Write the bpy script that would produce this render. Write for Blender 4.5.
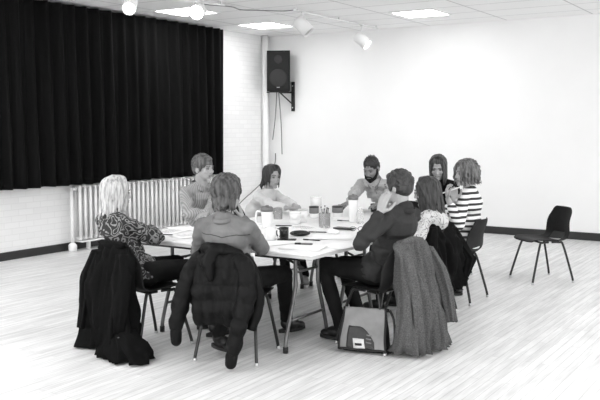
import bpy, bmesh, math, random
from mathutils import Vector, Matrix, noise, Euler
for o in list(bpy.data.objects): bpy.data.objects.remove(o, do_unlink=True)
SC = bpy.context.scene; COL = SC.collection
PI = math.pi; R = math.radians
def V(*a): return Vector(a)
# ---------------------------------------------------------------- camera
cd = bpy.data.cameras.new('camera'); cam = bpy.data.objects.new('camera', cd); COL.objects.link(cam)
cd.sensor_width = 36; cd.lens = 49.5; cd.clip_end = 100
cam.location = (0, 0, 1.6); cam.rotation_euler = (PI/2-math.atan(73/825.), 0, R(32.5))
SC.camera = cam
SC.view_settings.view_transform = 'Standard'; SC.view_settings.look = 'None'
SC.view_settings.gamma = 1; SC.view_settings.exposure = 0.0; SC.view_settings.use_curve_mapping = False
# ---------------------------------------------------------------- light
w = bpy.data.worlds.new('world'); SC.world = w; w.use_nodes = True
w.node_tree.nodes['Background'].inputs[0].default_value = (1, 1, 1, 1)
w.node_tree.nodes['Background'].inputs[1].default_value = 3.55
def area(name, loc, rot, sx, sy, e):
    l = bpy.data.lights.new(name, 'AREA'); l.shape = 'RECTANGLE'; l.size = sx; l.size_y = sy; l.energy = e
    o = bpy.data.objects.new(name, l); o.location = loc; o.rotation_euler = rot; COL.objects.link(o); return o
for ax, ay, ae in ((-6.9, 4.6, 45), (-6.9, 1.8, 60), (-4.6, 1.6, 50), (-0.5, 5.0, 40), (-0.5, 8.5, 40), (-3.2, -1.0, 90)):
    area('unseen_fill_light', (ax, ay, 3.1), (0, 0, 0), 0.6, 1.2, ae)  # unseen lamps added under the ceiling to brighten the floor and walls
# ---------------------------------------------------------------- materials
def mat(name, v, v2=None, rough=.6, scale=8., stretch=(1, 1, 1), bump=0., bscale=60., metal=0., detail=4., lo=.35, hi=.65, spec=.5):
    m = bpy.data.materials.new(name); m.use_nodes = True; n = m.node_tree; b = n.nodes['Principled BSDF']
    b.inputs['Roughness'].default_value = rough; b.inputs['Metallic'].default_value = metal
    b.inputs['Specular IOR Level'].default_value = spec
    tc = n.nodes.new('ShaderNodeTexCoord'); mp = n.nodes.new('ShaderNodeMapping'); mp.inputs['Scale'].default_value = stretch
    n.links.new(tc.outputs['Object'], mp.inputs['Vector'])
    v2 = v if v2 is None else v2
    if v < .37 and 'skin' not in name: v, v2 = v*.62, v2*.62     # overall tone of the cloth and hair greys
    nz = n.nodes.new('ShaderNodeTexNoise'); nz.inputs['Scale'].default_value = scale; nz.inputs['Detail'].default_value = detail
    cr = n.nodes.new('ShaderNodeValToRGB'); cr.color_ramp.elements[0].position = lo; cr.color_ramp.elements[1].position = hi
    cr.color_ramp.elements[0].color = (v, v, v, 1); cr.color_ramp.elements[1].color = (v2, v2, v2, 1)
    n.links.new(mp.outputs[0], nz.inputs['Vector']); n.links.new(nz.outputs['Fac'], cr.inputs[0]); n.links.new(cr.outputs[0], b.inputs['Base Color'])
    if bump:
        n2 = n.nodes.new('ShaderNodeTexNoise'); n2.inputs['Scale'].default_value = bscale; n2.inputs['Detail'].default_value = 3
        bp = n.nodes.new('ShaderNodeBump'); bp.inputs['Strength'].default_value = bump; bp.inputs['Distance'].default_value = .01
        n.links.new(mp.outputs[0], n2.inputs['Vector']); n.links.new(n2.outputs['Fac'], bp.inputs['Height']); n.links.new(bp.outputs[0], b.inputs['Normal'])
    return m
def emit(name, s, v=1.):
    m = bpy.data.materials.new(name); m.use_nodes = True; b = m.node_tree.nodes['Principled BSDF']
    b.inputs['Base Color'].default_value = (v, v, v, 1); b.inputs['Emission Color'].default_value = (1, 1, 1, 1); b.inputs['Emission Strength'].default_value = s
    return m
def stripes(name, a, b_, period, duty, axis='Z', rough=.8, dist=0.):
    m = mat(name, a, rough=rough); n = m.node_tree; b = n.nodes['Principled BSDF']
    tc = n.nodes.new('ShaderNodeTexCoord'); wv = n.nodes.new('ShaderNodeTexWave'); wv.bands_direction = axis
    wv.inputs['Scale'].default_value = 2*PI/20/period; wv.inputs['Distortion'].default_value = dist; wv.inputs['Detail'].default_value = 1
    cr = n.nodes.new('ShaderNodeValToRGB'); cr.color_ramp.interpolation = 'LINEAR'
    cr.color_ramp.elements[0].position = duty-.06; cr.color_ramp.elements[1].position = duty+.06
    cr.color_ramp.elements[0].color = (a, a, a, 1); cr.color_ramp.elements[1].color = (b_, b_, b_, 1)
    n.links.new(tc.outputs['Object'], wv.inputs['Vector']); n.links.new(wv.outputs['Fac'], cr.inputs[0]); n.links.new(cr.outputs[0], b.inputs['Base Color'])
    return m
def patterned(name, dark, light, scale, thr=.5, mode='F1'):
    m = mat(name, dark, rough=.85); n = m.node_tree; b = n.nodes['Principled BSDF']
    tc = n.nodes.new('ShaderNodeTexCoord'); nz = n.nodes.new('ShaderNodeTexNoise'); nz.inputs['Scale'].default_value = scale*.6; nz.inputs['Detail'].default_value = 2
    mx = n.nodes.new('ShaderNodeMixRGB'); mx.inputs[0].default_value = .12
    vo = n.nodes.new('ShaderNodeTexVoronoi'); vo.inputs['Scale'].default_value = scale
    mt = n.nodes.new('ShaderNodeMath'); mt.operation = 'MULTIPLY'; mt.inputs[1].default_value = 22
    sn = n.nodes.new('ShaderNodeMath'); sn.operation = 'SINE'
    cr = n.nodes.new('ShaderNodeValToRGB'); cr.color_ramp.elements[0].position = thr; cr.color_ramp.elements[1].position = thr+.3
    cr.color_ramp.elements[0].color = (dark,)*3+(1,); cr.color_ramp.elements[1].color = (light,)*3+(1,)
    L = n.links.new
    L(tc.outputs['Object'], nz.inputs['Vector']); L(tc.outputs['Object'], mx.inputs[1]); L(nz.outputs['Color'], mx.inputs[2]); L(mx.outputs[0], vo.inputs['Vector'])
    L(vo.outputs['Distance'], mt.inputs[0]); L(mt.outputs[0], sn.inputs[0])
    n3 = n.nodes.new('ShaderNodeTexNoise'); n3.inputs['Scale'].default_value = scale*1.5
    ml = n.nodes.new('ShaderNodeMath'); ml.operation = 'MULTIPLY'; L(tc.outputs['Object'], n3.inputs['Vector']); L(n3.outputs['Fac'], ml.inputs[0]); L(sn.outputs[0], ml.inputs[1])
    m2 = n.nodes.new('ShaderNodeMath'); m2.operation = 'MULTIPLY_ADD'; m2.inputs[1].default_value = .9; m2.inputs[2].default_value = .35
    L(ml.outputs[0], m2.inputs[0]); L(m2.outputs[0], cr.inputs[0]); L(cr.outputs[0], b.inputs['Base Color'])
    return m
M = {}
M['skin'] = mat('skin', .30, .34, rough=.5, scale=12)
M['skin_brown'] = mat('skin_brown', .19, .22, rough=.5, scale=12)
M['eye'] = mat('eye_white', .32, rough=.5); M['iris'] = mat('iris', .02, rough=.15)
M['brow'] = mat('eyebrow', .09); M['lip'] = mat('lip', .26, rough=.7, spec=.2)
M['plastic'] = mat('black_shell_plastic', .012, .018, rough=.6, spec=.2, scale=30, bump=.1, bscale=300)
M['steel'] = mat('dark_tube', .018, .026, rough=.35, metal=.2)
M['tubegrey'] = mat('grey_tube', .16, .2, rough=.35, metal=.5)
M['rubber'] = mat('rubber', .02, rough=.8); M['nickel'] = mat('nickel_tip', .5, rough=.3, metal=.8)
M['laminate'] = mat('table_laminate', .82, .86, rough=.4, scale=20)
M['edge'] = mat('table_edge', .50, .56, rough=.5)
M['paper'] = mat('paper', .90, .93, rough=.8, scale=3); M['print'] = mat('ink', .2, rough=.8)
M['white'] = mat('white_ceramic', .82, rough=.25); M['blackgloss'] = mat('black_gloss', .008, rough=.25)
M['whitepaint'] = mat('white_paint', .78, .82, rough=.45); M['grey'] = mat('mid_grey', .22, .27, rough=.5)
M['lightgrey'] = mat('light_grey', .5, .58, rough=.5)
def glassm(name, v=.9, t=.75):
    m = mat(name, v, rough=.08); b = m.node_tree.nodes['Principled BSDF']; b.inputs['Transmission Weight'].default_value = t; b.inputs['IOR'].default_value = 1.3; return m
M['glass'] = glassm('clear_plastic')
# ---------------------------------------------------------------- helpers
def link(name, me, m=None, parent=None, smooth=True):
    o = bpy.data.objects.new(name, me); COL.objects.link(o)
    if m is not None and not me.materials:
        for mm in (m if isinstance(m, (list, tuple)) else [m]): me.materials.append(mm)
    if smooth:
        for p in me.polygons: p.use_smooth = True
    if parent is not None: o.parent = parent
    return o
def obj(name, bm, m, parent=None, smooth=True):
    bmesh.ops.recalc_face_normals(bm, faces=bm.faces)
    me = bpy.data.meshes.new(name); bm.to_mesh(me); bm.free(); return link(name, me, m, parent, smooth)
def thing(name, label, cat, loc=(0, 0, 0), rz=0, group=None):
    o = bpy.data.objects.new(name, None); o.empty_display_size = .1; COL.objects.link(o); o.location = loc; o.rotation_euler = (0, 0, rz)
    return tag(o, label, cat, group)
def tag(o, label, cat, group=None):
    o['label'] = label; o['category'] = cat
    if group: o['group'] = group
    return o
def struct(o): o['kind'] = 'structure'; return o
def copy_tree(o, parent=None):
    c = o.copy(); COL.objects.link(c)
    if parent is not None: c.parent = parent
    for ch in list(o.children): copy_tree(ch, c)
    return c
def box(bm, c, s, rot=None, bev=0.):
    g = bmesh.ops.create_cube(bm, size=1.)['verts']
    bmesh.ops.scale(bm, vec=s, verts=g)
    if bev:
        es = list({e for v in g for e in v.link_edges}); r = bmesh.ops.bevel(bm, geom=es, offset=bev, segments=2, affect='EDGES', profile=.5); g = list({v for f in r['faces'] for v in f.verts} | {v for v in g if v.is_valid})
    if rot is not None: bmesh.ops.rotate(bm, cent=(0, 0, 0), matrix=rot, verts=g)
    bmesh.ops.translate(bm, vec=c, verts=g); return g
def ell(bm, c, r, rot=None, seg=16):
    g = bmesh.ops.create_uvsphere(bm, u_segments=seg, v_segments=seg*2//3, radius=1.)['verts']
    bmesh.ops.scale(bm, vec=r, verts=g)
    if rot is not None: bmesh.ops.rotate(bm, cent=(0, 0, 0), matrix=rot, verts=g)
    bmesh.ops.translate(bm, vec=c, verts=g)
def frame(d):
    d = d.normalized(); a = V(0, 0, 1) if abs(d.z) < .9 else V(1, 0, 0)
    x = a.cross(d).normalized(); y = d.cross(x); return x, y
def cap(bm, a, b, ra, rb, seg=14):
    a = V(*a); b = V(*b)
    ell(bm, a, (ra,)*3, seg=seg); ell(bm, b, (rb,)*3, seg=seg)
    d = b-a
    if d.length < 1e-4: return
    x, y = frame(d); va = []; vb = []
    for i in range(seg):
        t = 2*PI*i/seg; u = x*math.cos(t)+y*math.sin(t)
        va.append(bm.verts.new(a+u*ra)); vb.append(bm.verts.new(b+u*rb))
    for i in range(seg):
        j = (i+1) % seg; bm.faces.new((va[i], va[j], vb[j], vb[i]))
    bm.faces.new(va[::-1]); bm.faces.new(vb)
def chain(bm, pts, rs, seg=14):
    for i in range(len(pts)-1): cap(bm, pts[i], pts[i+1], rs[i], rs[i+1], seg)
def tube(bm, pts, r, seg=10, closed=False):
    pts = [V(*p) for p in pts]; rings = []; n = len(pts); px = None
    for i, p in enumerate(pts):
        d = (pts[min(i+1, n-1)]-pts[max(i-1, 0)]).normalized()
        if px is None: x, y = frame(d)
        else: x = (px-d*px.dot(d)).normalized(); y = d.cross(x)
        px = x; rr = r[i] if isinstance(r, (list, tuple)) else r
        rings.append([bm.verts.new(p+(x*math.cos(2*PI*k/seg)+y*math.sin(2*PI*k/seg))*rr) for k in range(seg)])
    for a, b in zip(rings, rings[1:]):
        for k in range(seg): bm.faces.new((a[k], a[(k+1) % seg], b[(k+1) % seg], b[k]))
    bm.faces.new(rings[0][::-1]); bm.faces.new(rings[-1])
def smoothpath(pts, n=5):
    pts = [V(*p) for p in pts]; out = []
    for i in range(len(pts)-1):
        p0 = pts[max(i-1, 0)]; p1 = pts[i]; p2 = pts[i+1]; p3 = pts[min(i+2, len(pts)-1)]
        for k in range(n):
            t = k/n; out.append(.5*((2*p1)+(p2-p0)*t+(2*p0-5*p1+4*p2-p3)*t*t+(3*p1-p0-3*p2+p3)*t**3))
    out.append(pts[-1]); return out
def lathe(bm, prof, c=(0, 0, 0), seg=24, cap_ends=True):
    rings = []
    for r, z in prof: rings.append([bm.verts.new((c[0]+r*math.cos(2*PI*k/seg), c[1]+r*math.sin(2*PI*k/seg), c[2]+z)) for k in range(seg)])
    for a, b in zip(rings, rings[1:]):
        for k in range(seg): bm.faces.new((a[k], a[(k+1) % seg], b[(k+1) % seg], b[k]))
    if cap_ends: bm.faces.new(rings[0][::-1]); bm.faces.new(rings[-1])
def modmesh(o, mods):
    for kind, kw in mods:
        md = o.modifiers.new(kind, kind)
        for k, v in kw.items(): setattr(md, k, v)
    dg = bpy.context.evaluated_depsgraph_get(); dg.update()
    me = bpy.data.meshes.new_from_object(o.evaluated_get(dg)); me.name = o.name
    old = o.data; mats = list(old.materials); o.modifiers.clear(); o.data = me; bpy.data.meshes.remove(old)
    if not me.materials:
        for mm in mats: me.materials.append(mm)
    for p in me.polygons: p.use_smooth = True
    return o
def melt(name, bm, m, parent, vox=.01, it=4, fac=.5, disp=None, edit=None):
    bmesh.ops.recalc_face_normals(bm, faces=bm.faces)
    o = obj(name, bm, m, parent)
    modmesh(o, [('REMESH', dict(mode='VOXEL', voxel_size=vox)), ('SMOOTH', dict(factor=fac, iterations=it))])
    me = o.data
    if edit:
        for v in me.vertices: v.co = edit(v.co)
    if disp:
        amp, sc, st = disp; ns = [v.normal.copy() for v in me.vertices]
        for v, n in zip(me.vertices, ns):
            c = v.co; q = V(c.x*st[0], c.y*st[1], c.z*st[2])*sc
            v.co = c+n*(amp*(noise.noise(q)+.5*noise.noise(q*2.1)))
    return o
# ---------------------------------------------------------------- room
XL, YF, HC = -8.27, 11.98, 3.16
bm = bmesh.new(); box(bm, ((XL+7)/2-.1, 4, -.05), (7-XL+.2, 16.2, .1))
fl = struct(obj('floor', bm, None, smooth=False))
m = mat('floor_wood', .6, rough=.38); n = m.node_tree; L = n.links.new; b = n.nodes['Principled BSDF']
tc = n.nodes.new('ShaderNodeTexCoord'); mp = n.nodes.new('ShaderNodeMapping'); mp.inputs['Rotation'].default_value = (0, 0, PI/2); L(tc.outputs['Object'], mp.inputs['Vector'])
bk = n.nodes.new('ShaderNodeTexBrick'); bk.inputs['Scale'].default_value = 1; bk.inputs['Brick Width'].default_value = 1.1; bk.inputs['Row Height'].default_value = .058; bk.inputs['Mortar Size'].default_value = .0022
bk.inputs['Color1'].default_value = (.74,)*3+(1,); bk.inputs['Color2'].default_value = (.84,)*3+(1,); bk.inputs['Mortar'].default_value = (.56,)*3+(1,)
L(mp.outputs[0], bk.inputs['Vector'])
def nz(sx, sy, scale, det=4):
    q = n.nodes.new('ShaderNodeMapping'); q.inputs['Scale'].default_value = (sx, sy, 1); L(tc.outputs['Object'], q.inputs['Vector'])
    t = n.nodes.new('ShaderNodeTexNoise'); t.inputs['Scale'].default_value = scale; t.inputs['Detail'].default_value = det; L(q.outputs[0], t.inputs['Vector']); return t
def ramp(src, a, b_, lo, hi):
    c = n.nodes.new('ShaderNodeValToRGB'); c.color_ramp.elements[0].position = lo; c.color_ramp.elements[1].position = hi
    c.color_ramp.elements[0].color = (a,)*3+(1,); c.color_ramp.elements[1].color = (b_,)*3+(1,); L(src, c.inputs[0]); return c.outputs[0]
def mul(a, b_):
    c = n.nodes.new('ShaderNodeMixRGB'); c.blend_type = 'MULTIPLY'; c.inputs[0].default_value = 1; L(a, c.inputs[1]); L(b_, c.inputs[2]); return c.outputs[0]
s1 = ramp(nz(22, 1.6, 1.0, 6).outputs['Fac'], .82, 1., .36, .58); s2 = ramp(nz(1, .45, 1.1, 5).outputs['Fac'], .88, 1., .35, .6); s3 = ramp(nz(60, 6, 1, 3).outputs['Fac'], .92, 1., .35, .6)
L(mul(mul(mul(bk.outputs['Color'], s1), s2), s3), b.inputs['Base Color']); fl.data.materials.append(m)
# walls
def brickmat():
    m = mat('painted_brick', .82, rough=.6); n = m.node_tree; b = n.nodes['Principled BSDF']
    tc = n.nodes.new('ShaderNodeTexCoord'); sp = n.nodes.new('ShaderNodeSeparateXYZ'); cb = n.nodes.new('ShaderNodeCombineXYZ')
    n.links.new(tc.outputs['Object'], sp.inputs[0]); n.links.new(sp.outputs['Y'], cb.inputs['X']); n.links.new(sp.outputs['Z'], cb.inputs['Y'])
    bk = n.nodes.new('ShaderNodeTexBrick'); bk.inputs['Scale'].default_value = 1; bk.inputs['Brick Width'].default_value = .22; bk.inputs['Row Height'].default_value = .075; bk.inputs['Mortar Size'].default_value = .006; bk.inputs['Mortar Smooth'].default_value = .4
    bk.inputs['Color1'].default_value = (.80,)*3+(1,); bk.inputs['Color2'].default_value = (.84,)*3+(1,); bk.inputs['Mortar'].default_value = (.76,)*3+(1,)
    n.links.new(cb.outputs[0], bk.inputs['Vector']); n.links.new(bk.outputs['Color'], b.inputs['Base Color'])
    bp = n.nodes.new('ShaderNodeBump'); bp.invert = True; bp.inputs['Strength'].default_value = .15; bp.inputs['Distance'].default_value = .006
    n.links.new(bk.outputs['Fac'], bp.inputs['Height']); n.links.new(bp.outputs[0], b.inputs['Normal']); return m
bm = bmesh.new(); box(bm, (XL-.1, 4, HC/2), (.2, 16.2, HC)); struct(obj('wall_left', bm, brickmat(), smooth=False))
bm = bmesh.new(); box(bm, ((XL+7)/2, YF+.1, HC/2), (7-XL, .2, HC)); struct(obj('wall_far', bm, mat('wall_paint', .85, .87, rough=.7, scale=1.5), smooth=False))
bm = bmesh.new(); box(bm, (XL+.012, 4, .05), (.024, 16, .1), bev=.004); struct(obj('baseboard_left', bm, mat('black_skirting', .02, .03, rough=.5), smooth=False))
bm = bmesh.new(); box(bm, ((XL+7)/2+.02, YF-.012, .055), (7-XL-.05, .024, .11), bev=.004); struct(obj('baseboard_far', bm, bpy.data.materials['black_skirting'], smooth=False))
bm = bmesh.new(); box(bm, ((XL+7)/2, 4, HC+.05), (7-XL, 16.2, .1))
ce = struct(obj('ceiling', bm, None, smooth=False)); m = mat('ceiling_tile', .92, rough=.85); n = m.node_tree; b = n.nodes['Principled BSDF']
tc = n.nodes.new('ShaderNodeTexCoord'); mp = n.nodes.new('ShaderNodeMapping'); n.links.new(tc.outputs['Object'], mp.inputs[0]); mp.inputs['Location'].default_value = (7.70, -8.45, 0)
bk = n.nodes.new('ShaderNodeTexBrick'); bk.offset = 0; bk.inputs['Scale'].default_value = 1; bk.inputs['Brick Width'].default_value = 1.22; bk.inputs['Row Height'].default_value = .61; bk.inputs['Mortar Size'].default_value = .012
bk.inputs['Color1'].default_value = (.92,)*3+(1,); bk.inputs['Color2'].default_value = (.94,)*3+(1,); bk.inputs['Mortar'].default_value = (.62,)*3+(1,)
n.links.new(mp.outputs[0], bk.inputs['Vector']); n.links.new(bk.outputs['Color'], b.inputs['Base Color']); ce.data.materials.append(m)
bm = bmesh.new(); tube(bm, [(XL+.07, YF-.22, z) for z in (0, 1, 2, HC)], .055, 20); struct(obj('trim_1', bm, M['whitepaint']))
# ceiling panel lights
for i, (x, y, lab) in enumerate(((-7.4, 8.75, 'bright square ceiling panel above the black curtain, nearer the camera'), (-7.37, 10.58, 'bright square ceiling panel above the curtain end, near the room corner'), (-4.8, 10.62, 'bright square ceiling panel by the long white wall'))):
    t = thing('ceiling_light', lab, 'ceiling light', (x, y, HC), 0, 'recessed ceiling panels')
    bm = bmesh.new()
    for s in (-1, 1): box(bm, (s*.312, 0, -.006), (.03, .655, .012)); box(bm, (0, s*.312, -.006), (.594, .03, .012))
    obj('frame', bm, M['whitepaint'], t, False)
    bm = bmesh.new(); box(bm, (0, 0, -.004), (.594, .594, .008)); obj('diffuser', bm, emit('panel_glow', 18.), t, False)
# track + spots
t = thing('lighting_track', 'thin white lighting track hanging below the ceiling, carrying two spotlights', 'lighting track', (-5.96, 10.4, 3.12))
bm = bmesh.new(); box(bm, (0, 0, 0), (.024, 2.4, .016)); obj('rail', bm, M['whitepaint'], t, False)
for s in (-1.15, 0, 1.15): bm = bmesh.new(); box(bm, (0, s, .026), (.02, .02, .028)); obj('hanger', bm, M['whitepaint'], t, False)
t = thing('lighting_track', 'short white lighting track above the curtain, carrying the two glowing spotlights', 'lighting track', (-6.7, 7.55, 3.12), R(-17))
bm = bmesh.new(); box(bm, (0, 0, 0), (.024, 1.7, .016)); obj('rail', bm, M['whitepaint'], t, False)
for s in (-.8, .8): bm = bmesh.new(); box(bm, (0, s, .026), (.02, .02, .028)); obj('hanger', bm, M['whitepaint'], t, False)
def spot(loc, aim, lab, lit, r=.06, ln=.17):
    loc = V(*loc); t = thing('track_spotlight', lab, 'spotlight', loc, 0, 'white track spotlights')
    d = V(*aim).normalized(); x, y = frame(d)
    Rm = Matrix((x, y, d)).transposed()
    bm = bmesh.new(); lathe(bm, [(r*.7, -ln*.5), (r, -ln*.38), (r, ln*.5), (r*.9, ln*.5), (r*.88, ln*.36)], seg=28)
    bmesh.ops.rotate(bm, cent=(0, 0, 0), matrix=Rm, verts=bm.verts); obj('can', bm, M['whitepaint'], t)
    bm = bmesh.new(); lathe(bm, [(r*.86, ln*.37), (r*.86, ln*.42)], seg=28); bmesh.ops.rotate(bm, cent=(0, 0, 0), matrix=Rm, verts=bm.verts)
    obj('lens', bm, emit('spot_glow', lit) if lit > 1 else M['lightgrey'], t)
    top = 3.105-loc.z
    bm = bmesh.new(); tube(bm, smoothpath([(0, 0, top), (0, 0, top-.02), -d*ln*.3], 3), .009); box(bm, (0, 0, top), (.035, .06, .02)); obj('bracket', bm, M['whitepaint'], t)
    return t
spot((-6.41, 6.648, 2.911), (.55, -.75, -.6), 'glowing white cylindrical spotlight furthest left on the ceiling', 25, .075, .2)
spot((-6.048, 7.354, 2.903), (.4, -.85, -.35), 'dazzling white spotlight pointing towards the camera, above the curtain end', 40, .085, .17)
spot((-5.909, 9.349, 2.929), (.75, .2, -.8), 'white unlit-looking spotlight angled down to the right, above the speaker', 0, .088, .24)
spot((-5.916, 11.007, 2.892), (.85, .1, -.75), 'small glowing white spotlight against the far wall, right end of the track', 25, .085, .25)
bm = bmesh.new(); tube(bm, smoothpath([(-6.75, 8.3, 3.145), (-6.5, 8.55, 3.13), (-6.6, 8.9, 3.14), (-6.4, 9.0, 3.13), (-6.2, 9.3, 3.14), (-5.97, 9.3, 3.14)], 6), .006)
tag(obj('ceiling_cable', bm, M['grey']), 'loose grey cable running along the ceiling between the spotlights', 'cable')
# curtain
def curtain():
    bm = bmesh.new(); y0, y1 = 3.2, 10.47; ny = 620; nzv = 26; rows = []
    for j in range(nzv+1):
        tz = j/nzv; z = 3.13-tz*2.27; row = []
        for i in range(ny+1):
            y = y0+(y1-y0)*i/ny
            k = noise.noise(V(y*1.1, 0, 0))*1.2; ph = y*2*PI/.215+3.8*k+.3*noise.noise(V(y*2, tz*2, 3))-1.1*tz
            a = .036+.02*tz+.03*noise.noise(V(y*2.7, 5, 0))
            s = 2*(.5+.5*math.sin(ph))**2.4-1
            x = -8.09+a*s+.012*math.sin(ph*2.7+tz*2)*(.3+tz)
            row.append(bm.verts.new((x, y+.02*tz*noise.noise(V(y*3, 0, tz)), z+(.012*noise.noise(V(y*4, 9, 0)) if j == nzv else 0))))
        rows.append(row)
    for a, b in zip(rows, rows[1:]):
        for i in range(ny): bm.faces.new((a[i], a[i+1], b[i+1], b[i]))
    o = obj('curtain', bm, mat('black_velvet', .005, .008, rough=.85, scale=3, stretch=(1, 6, .4), spec=.1))
    b = o.data.materials[0].node_tree.nodes['Principled BSDF']; b.inputs['Sheen Weight'].default_value = .06; b.inputs['Sheen Roughness'].default_value = .25
    return modmesh(o, [('SOLIDIFY', dict(thickness=.006, offset=0))])
tag(curtain(), 'black velvet curtain in deep folds hung from the ceiling, ending above the radiator', 'curtain')
# radiator
t = thing('radiator', 'long white column radiator under the black curtain', 'radiator', (XL+.12, 0, 0))
bm = bmesh.new(); y = 7.44; k = 0
while y < 10.42:
    for dx in (-.055, .035):
        for dz in (0,): cap(bm, (dx, y, .17), (dx, y, .80+.012*(k % 5 == 0)), .0195, .0195, 10)
    cap(bm, (-.055, y, .83), (.035, y, .83), .016, .016, 8); cap(bm, (-.055, y, .15), (.035, y, .15), .016, .016, 8)
    cap(bm, (-.01, y-.0, .82), (-.01, y+.09, .82), .013, .013, 6)
    y += .09; k += 1
for z in (.15, .82): box(bm, (-.05, 8.93, z), (.02, 2.98, .045))
obj('body', bm, M['whitepaint'], t)
bm = bmesh.new(); box(bm, (.0, 8.93, .115), (.13, 2.98, .018)); obj('base_rail', bm, M['whitepaint'], t, False)
bm = bmesh.new(); tube(bm, [(0, 7.33, .02), (0, 7.33, .4), (0, 7.33, .82)], .022, 14); tube(bm, [(0, 7.33, .80), (0, 7.46, .80)], .016); obj('pipe', bm, M['whitepaint'], t)
bm = bmesh.new(); lathe(bm, [(.05, 0), (.055, .03), (.055, .08), (.03, .11)], (0, 7.33, 0), 10); obj('pipe_collar', bm, M['whitepaint'], t)
for yy in (7.6, 8.9, 10.2):
    bm = bmesh.new(); box(bm, (0, yy, .053), (.05, .03, .105)); obj('foot', bm, M['whitepaint'], t, False)
bm = bmesh.new(); ell(bm, (.07, 9.18, .68), (.012, .016, .02)); obj('air_valve', bm, M['lightgrey'], t)
# speaker
t = thing('wall_speaker', 'black loudspeaker on a bracket high in the room corner', 'speaker', (-7.86, 11.70, 2.535), R(26))
bm = bmesh.new(); lathe(bm, [(.23, 0), (.23, .67)], (0, 0, -.335), 4)
bm.free(); bm = bmesh.new()
pr = [(-.195, -.16), (-.18, -.175), (.18, -.175), (.195, -.16), (.13, .16), (.11, .175), (-.11, .175), (-.13, .16)]
for sgn in (-1, 1): pass
lo = [bm.verts.new((x, y, -.335)) for x, y in pr]; hi = [bm.verts.new((x, y, .335)) for x, y in pr]
for i in range(8): bm.faces.new((lo[i], lo[(i+1) % 8], hi[(i+1) % 8], hi[i]))
bm.faces.new(lo[::-1]); bm.faces.new(hi); obj('cabinet', bm, mat('speaker_black', .014, .02, rough=.7, spec=.2, bump=.2, bscale=200), t, False)
bm = bmesh.new(); box(bm, (0, -.178, .0), (.345, .012, .62), bev=.004); obj('grille', bm, mat('grille_mesh', .018, .03, rough=.7, scale=220, spec=.15), t, False)
bm = bmesh.new()
for zz, rr in ((-.12, .15), (.19, .07)):
    lathe(bm, [(rr, -.004), (rr, .004), (rr*.9, .006), (rr*.6, .002)], (0, 0, 0), 28)
    vs = [v for v in bm.verts if not v.tag]
    bmesh.ops.rotate(bm, cent=(0, 0, 0), matrix=Matrix.Rotation(PI/2, 3, 'X'), verts=vs); bmesh.ops.translate(bm, vec=(0, -.186, zz), verts=vs)
    for v in vs: v.tag = True
obj('driver_rim', bm, mat('driver', .04, rough=.6, spec=.2), t)
bm = bmesh.new(); box(bm, (.0, -.186, -.27), (.05, .004, .018)); obj('badge', bm, M['lightgrey'], t, False)
bm = bmesh.new(); tube(bm, [(-.16, -.12, -.345), (.16, -.12, -.345)], .012); tube(bm, [(-.2, -.1, -.35), (-.2, .1, -.35)], .01); obj('underside_bar', bm, M['steel'], t)
t = thing('wall_bracket', 'black angled wall bracket holding the loudspeaker', 'bracket', (-7.76, YF-.02, 0))
bm = bmesh.new(); box(bm, (0, 0, 2.12), (.055, .03, .5)); obj('wall_plate', bm, M['steel'], t, False)
bm = bmesh.new(); tube(bm, [(0, 0, 2.19), (-.16, -.2, 2.19)], .016); tube(bm, [(0, -.0, 1.98), (-.18, -.14, 2.19)], .012); obj('arm', bm, M['steel'], t)
for z in (1.93, 2.3): bm = bmesh.new(); ell(bm, (0, -.02, z), (.012, .008, .012)); obj('bolt', bm, M['lightgrey'], t)
for a, b_, lab in (((-7.99, 11.8, 2.2), (-8.13, 11.88, 1.38), 'black cable hanging from the speaker, leaning left'), ((-7.95, 11.8, 2.2), (-7.95, 11.9, 1.13), 'black cable hanging straight down below the speaker')):
    a = V(*a); b_ = V(*b_); bm = bmesh.new(); tube(bm, smoothpath([a, a.lerp(b_, .5)+V(.015, 0, 0), b_], 6), .008, 8); tag(obj('speaker_cable', bm, M['grey']), lab, 'cable', 'cables under the speaker')
bm = bmesh.new(); tube(bm, smoothpath([(-8.12, YF-.03, 1.14), (-8.16, YF-.03, .9), (-8.2, 11.6, .62), (XL+.03, 11.1, .35), (XL+.03, 10.7, .1)], 6), .008, 8)
tag(obj('wall_cable', bm, M['grey']), 'dark cable curving down the wall behind the woman in white', 'cable')
# ---------------------------------------------------------------- tables
X0, X1 = -4.6, -2.9; TD = .74; YT = 4.70
def table(y0, lab):
    cx = (X0+X1)/2; W = X1-X0
    t = thing('folding_table', lab, 'table', (cx, y0+TD/2, 0), 0, 'folding tables pushed together')
    bm = bmesh.new(); box(bm, (0, 0, .7325), (W, TD-.004, .015), bev=.004); obj('table_top', bm, M['laminate'], t, False)
    bm = bmesh.new(); box(bm, (0, 0, .713), (W-.004, TD-.008, .024), bev=.004); obj('edge_band', bm, M['edge'], t, False)
    bm = bmesh.new()
    for s in (-1, 1): box(bm, (0, s*(TD/2-.06), .69), (W-.2, .02, .022))
    obj('apron_rail', bm, M['steel'], t, False)
    for s in (-1, 1):
        ex = s*(W/2-.27)
        for q in (-1, 1):
            bm = bmesh.new(); tube(bm, smoothpath([(ex, q*.155, .70), (ex, q*.155, .5), (ex, q*.165, .42), (ex, q*.27, .12), (ex, q*.285, .035)], 5), .0145, 12)
            l = obj('leg', bm, M['tubegrey'], t)
            bm = bmesh.new(); tube(bm, [(ex, q*.285, 0), (ex, q*.285, .045)], .019, 12); obj('foot_cap', bm, M['rubber'], l)
        for hw_, z_ in ((.155, .56), (.235, .22)): bm = bmesh.new(); tube(bm, [(ex, -hw_, z_), (ex, hw_, z_)], .010); obj('cross_bar', bm, M['tubegrey'], t)
        bm = bmesh.new(); tube(bm, [(ex, 0, .555), (ex-s*.36, 0, .695)], .009); obj('brace', bm, M['steel'], t)
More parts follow.
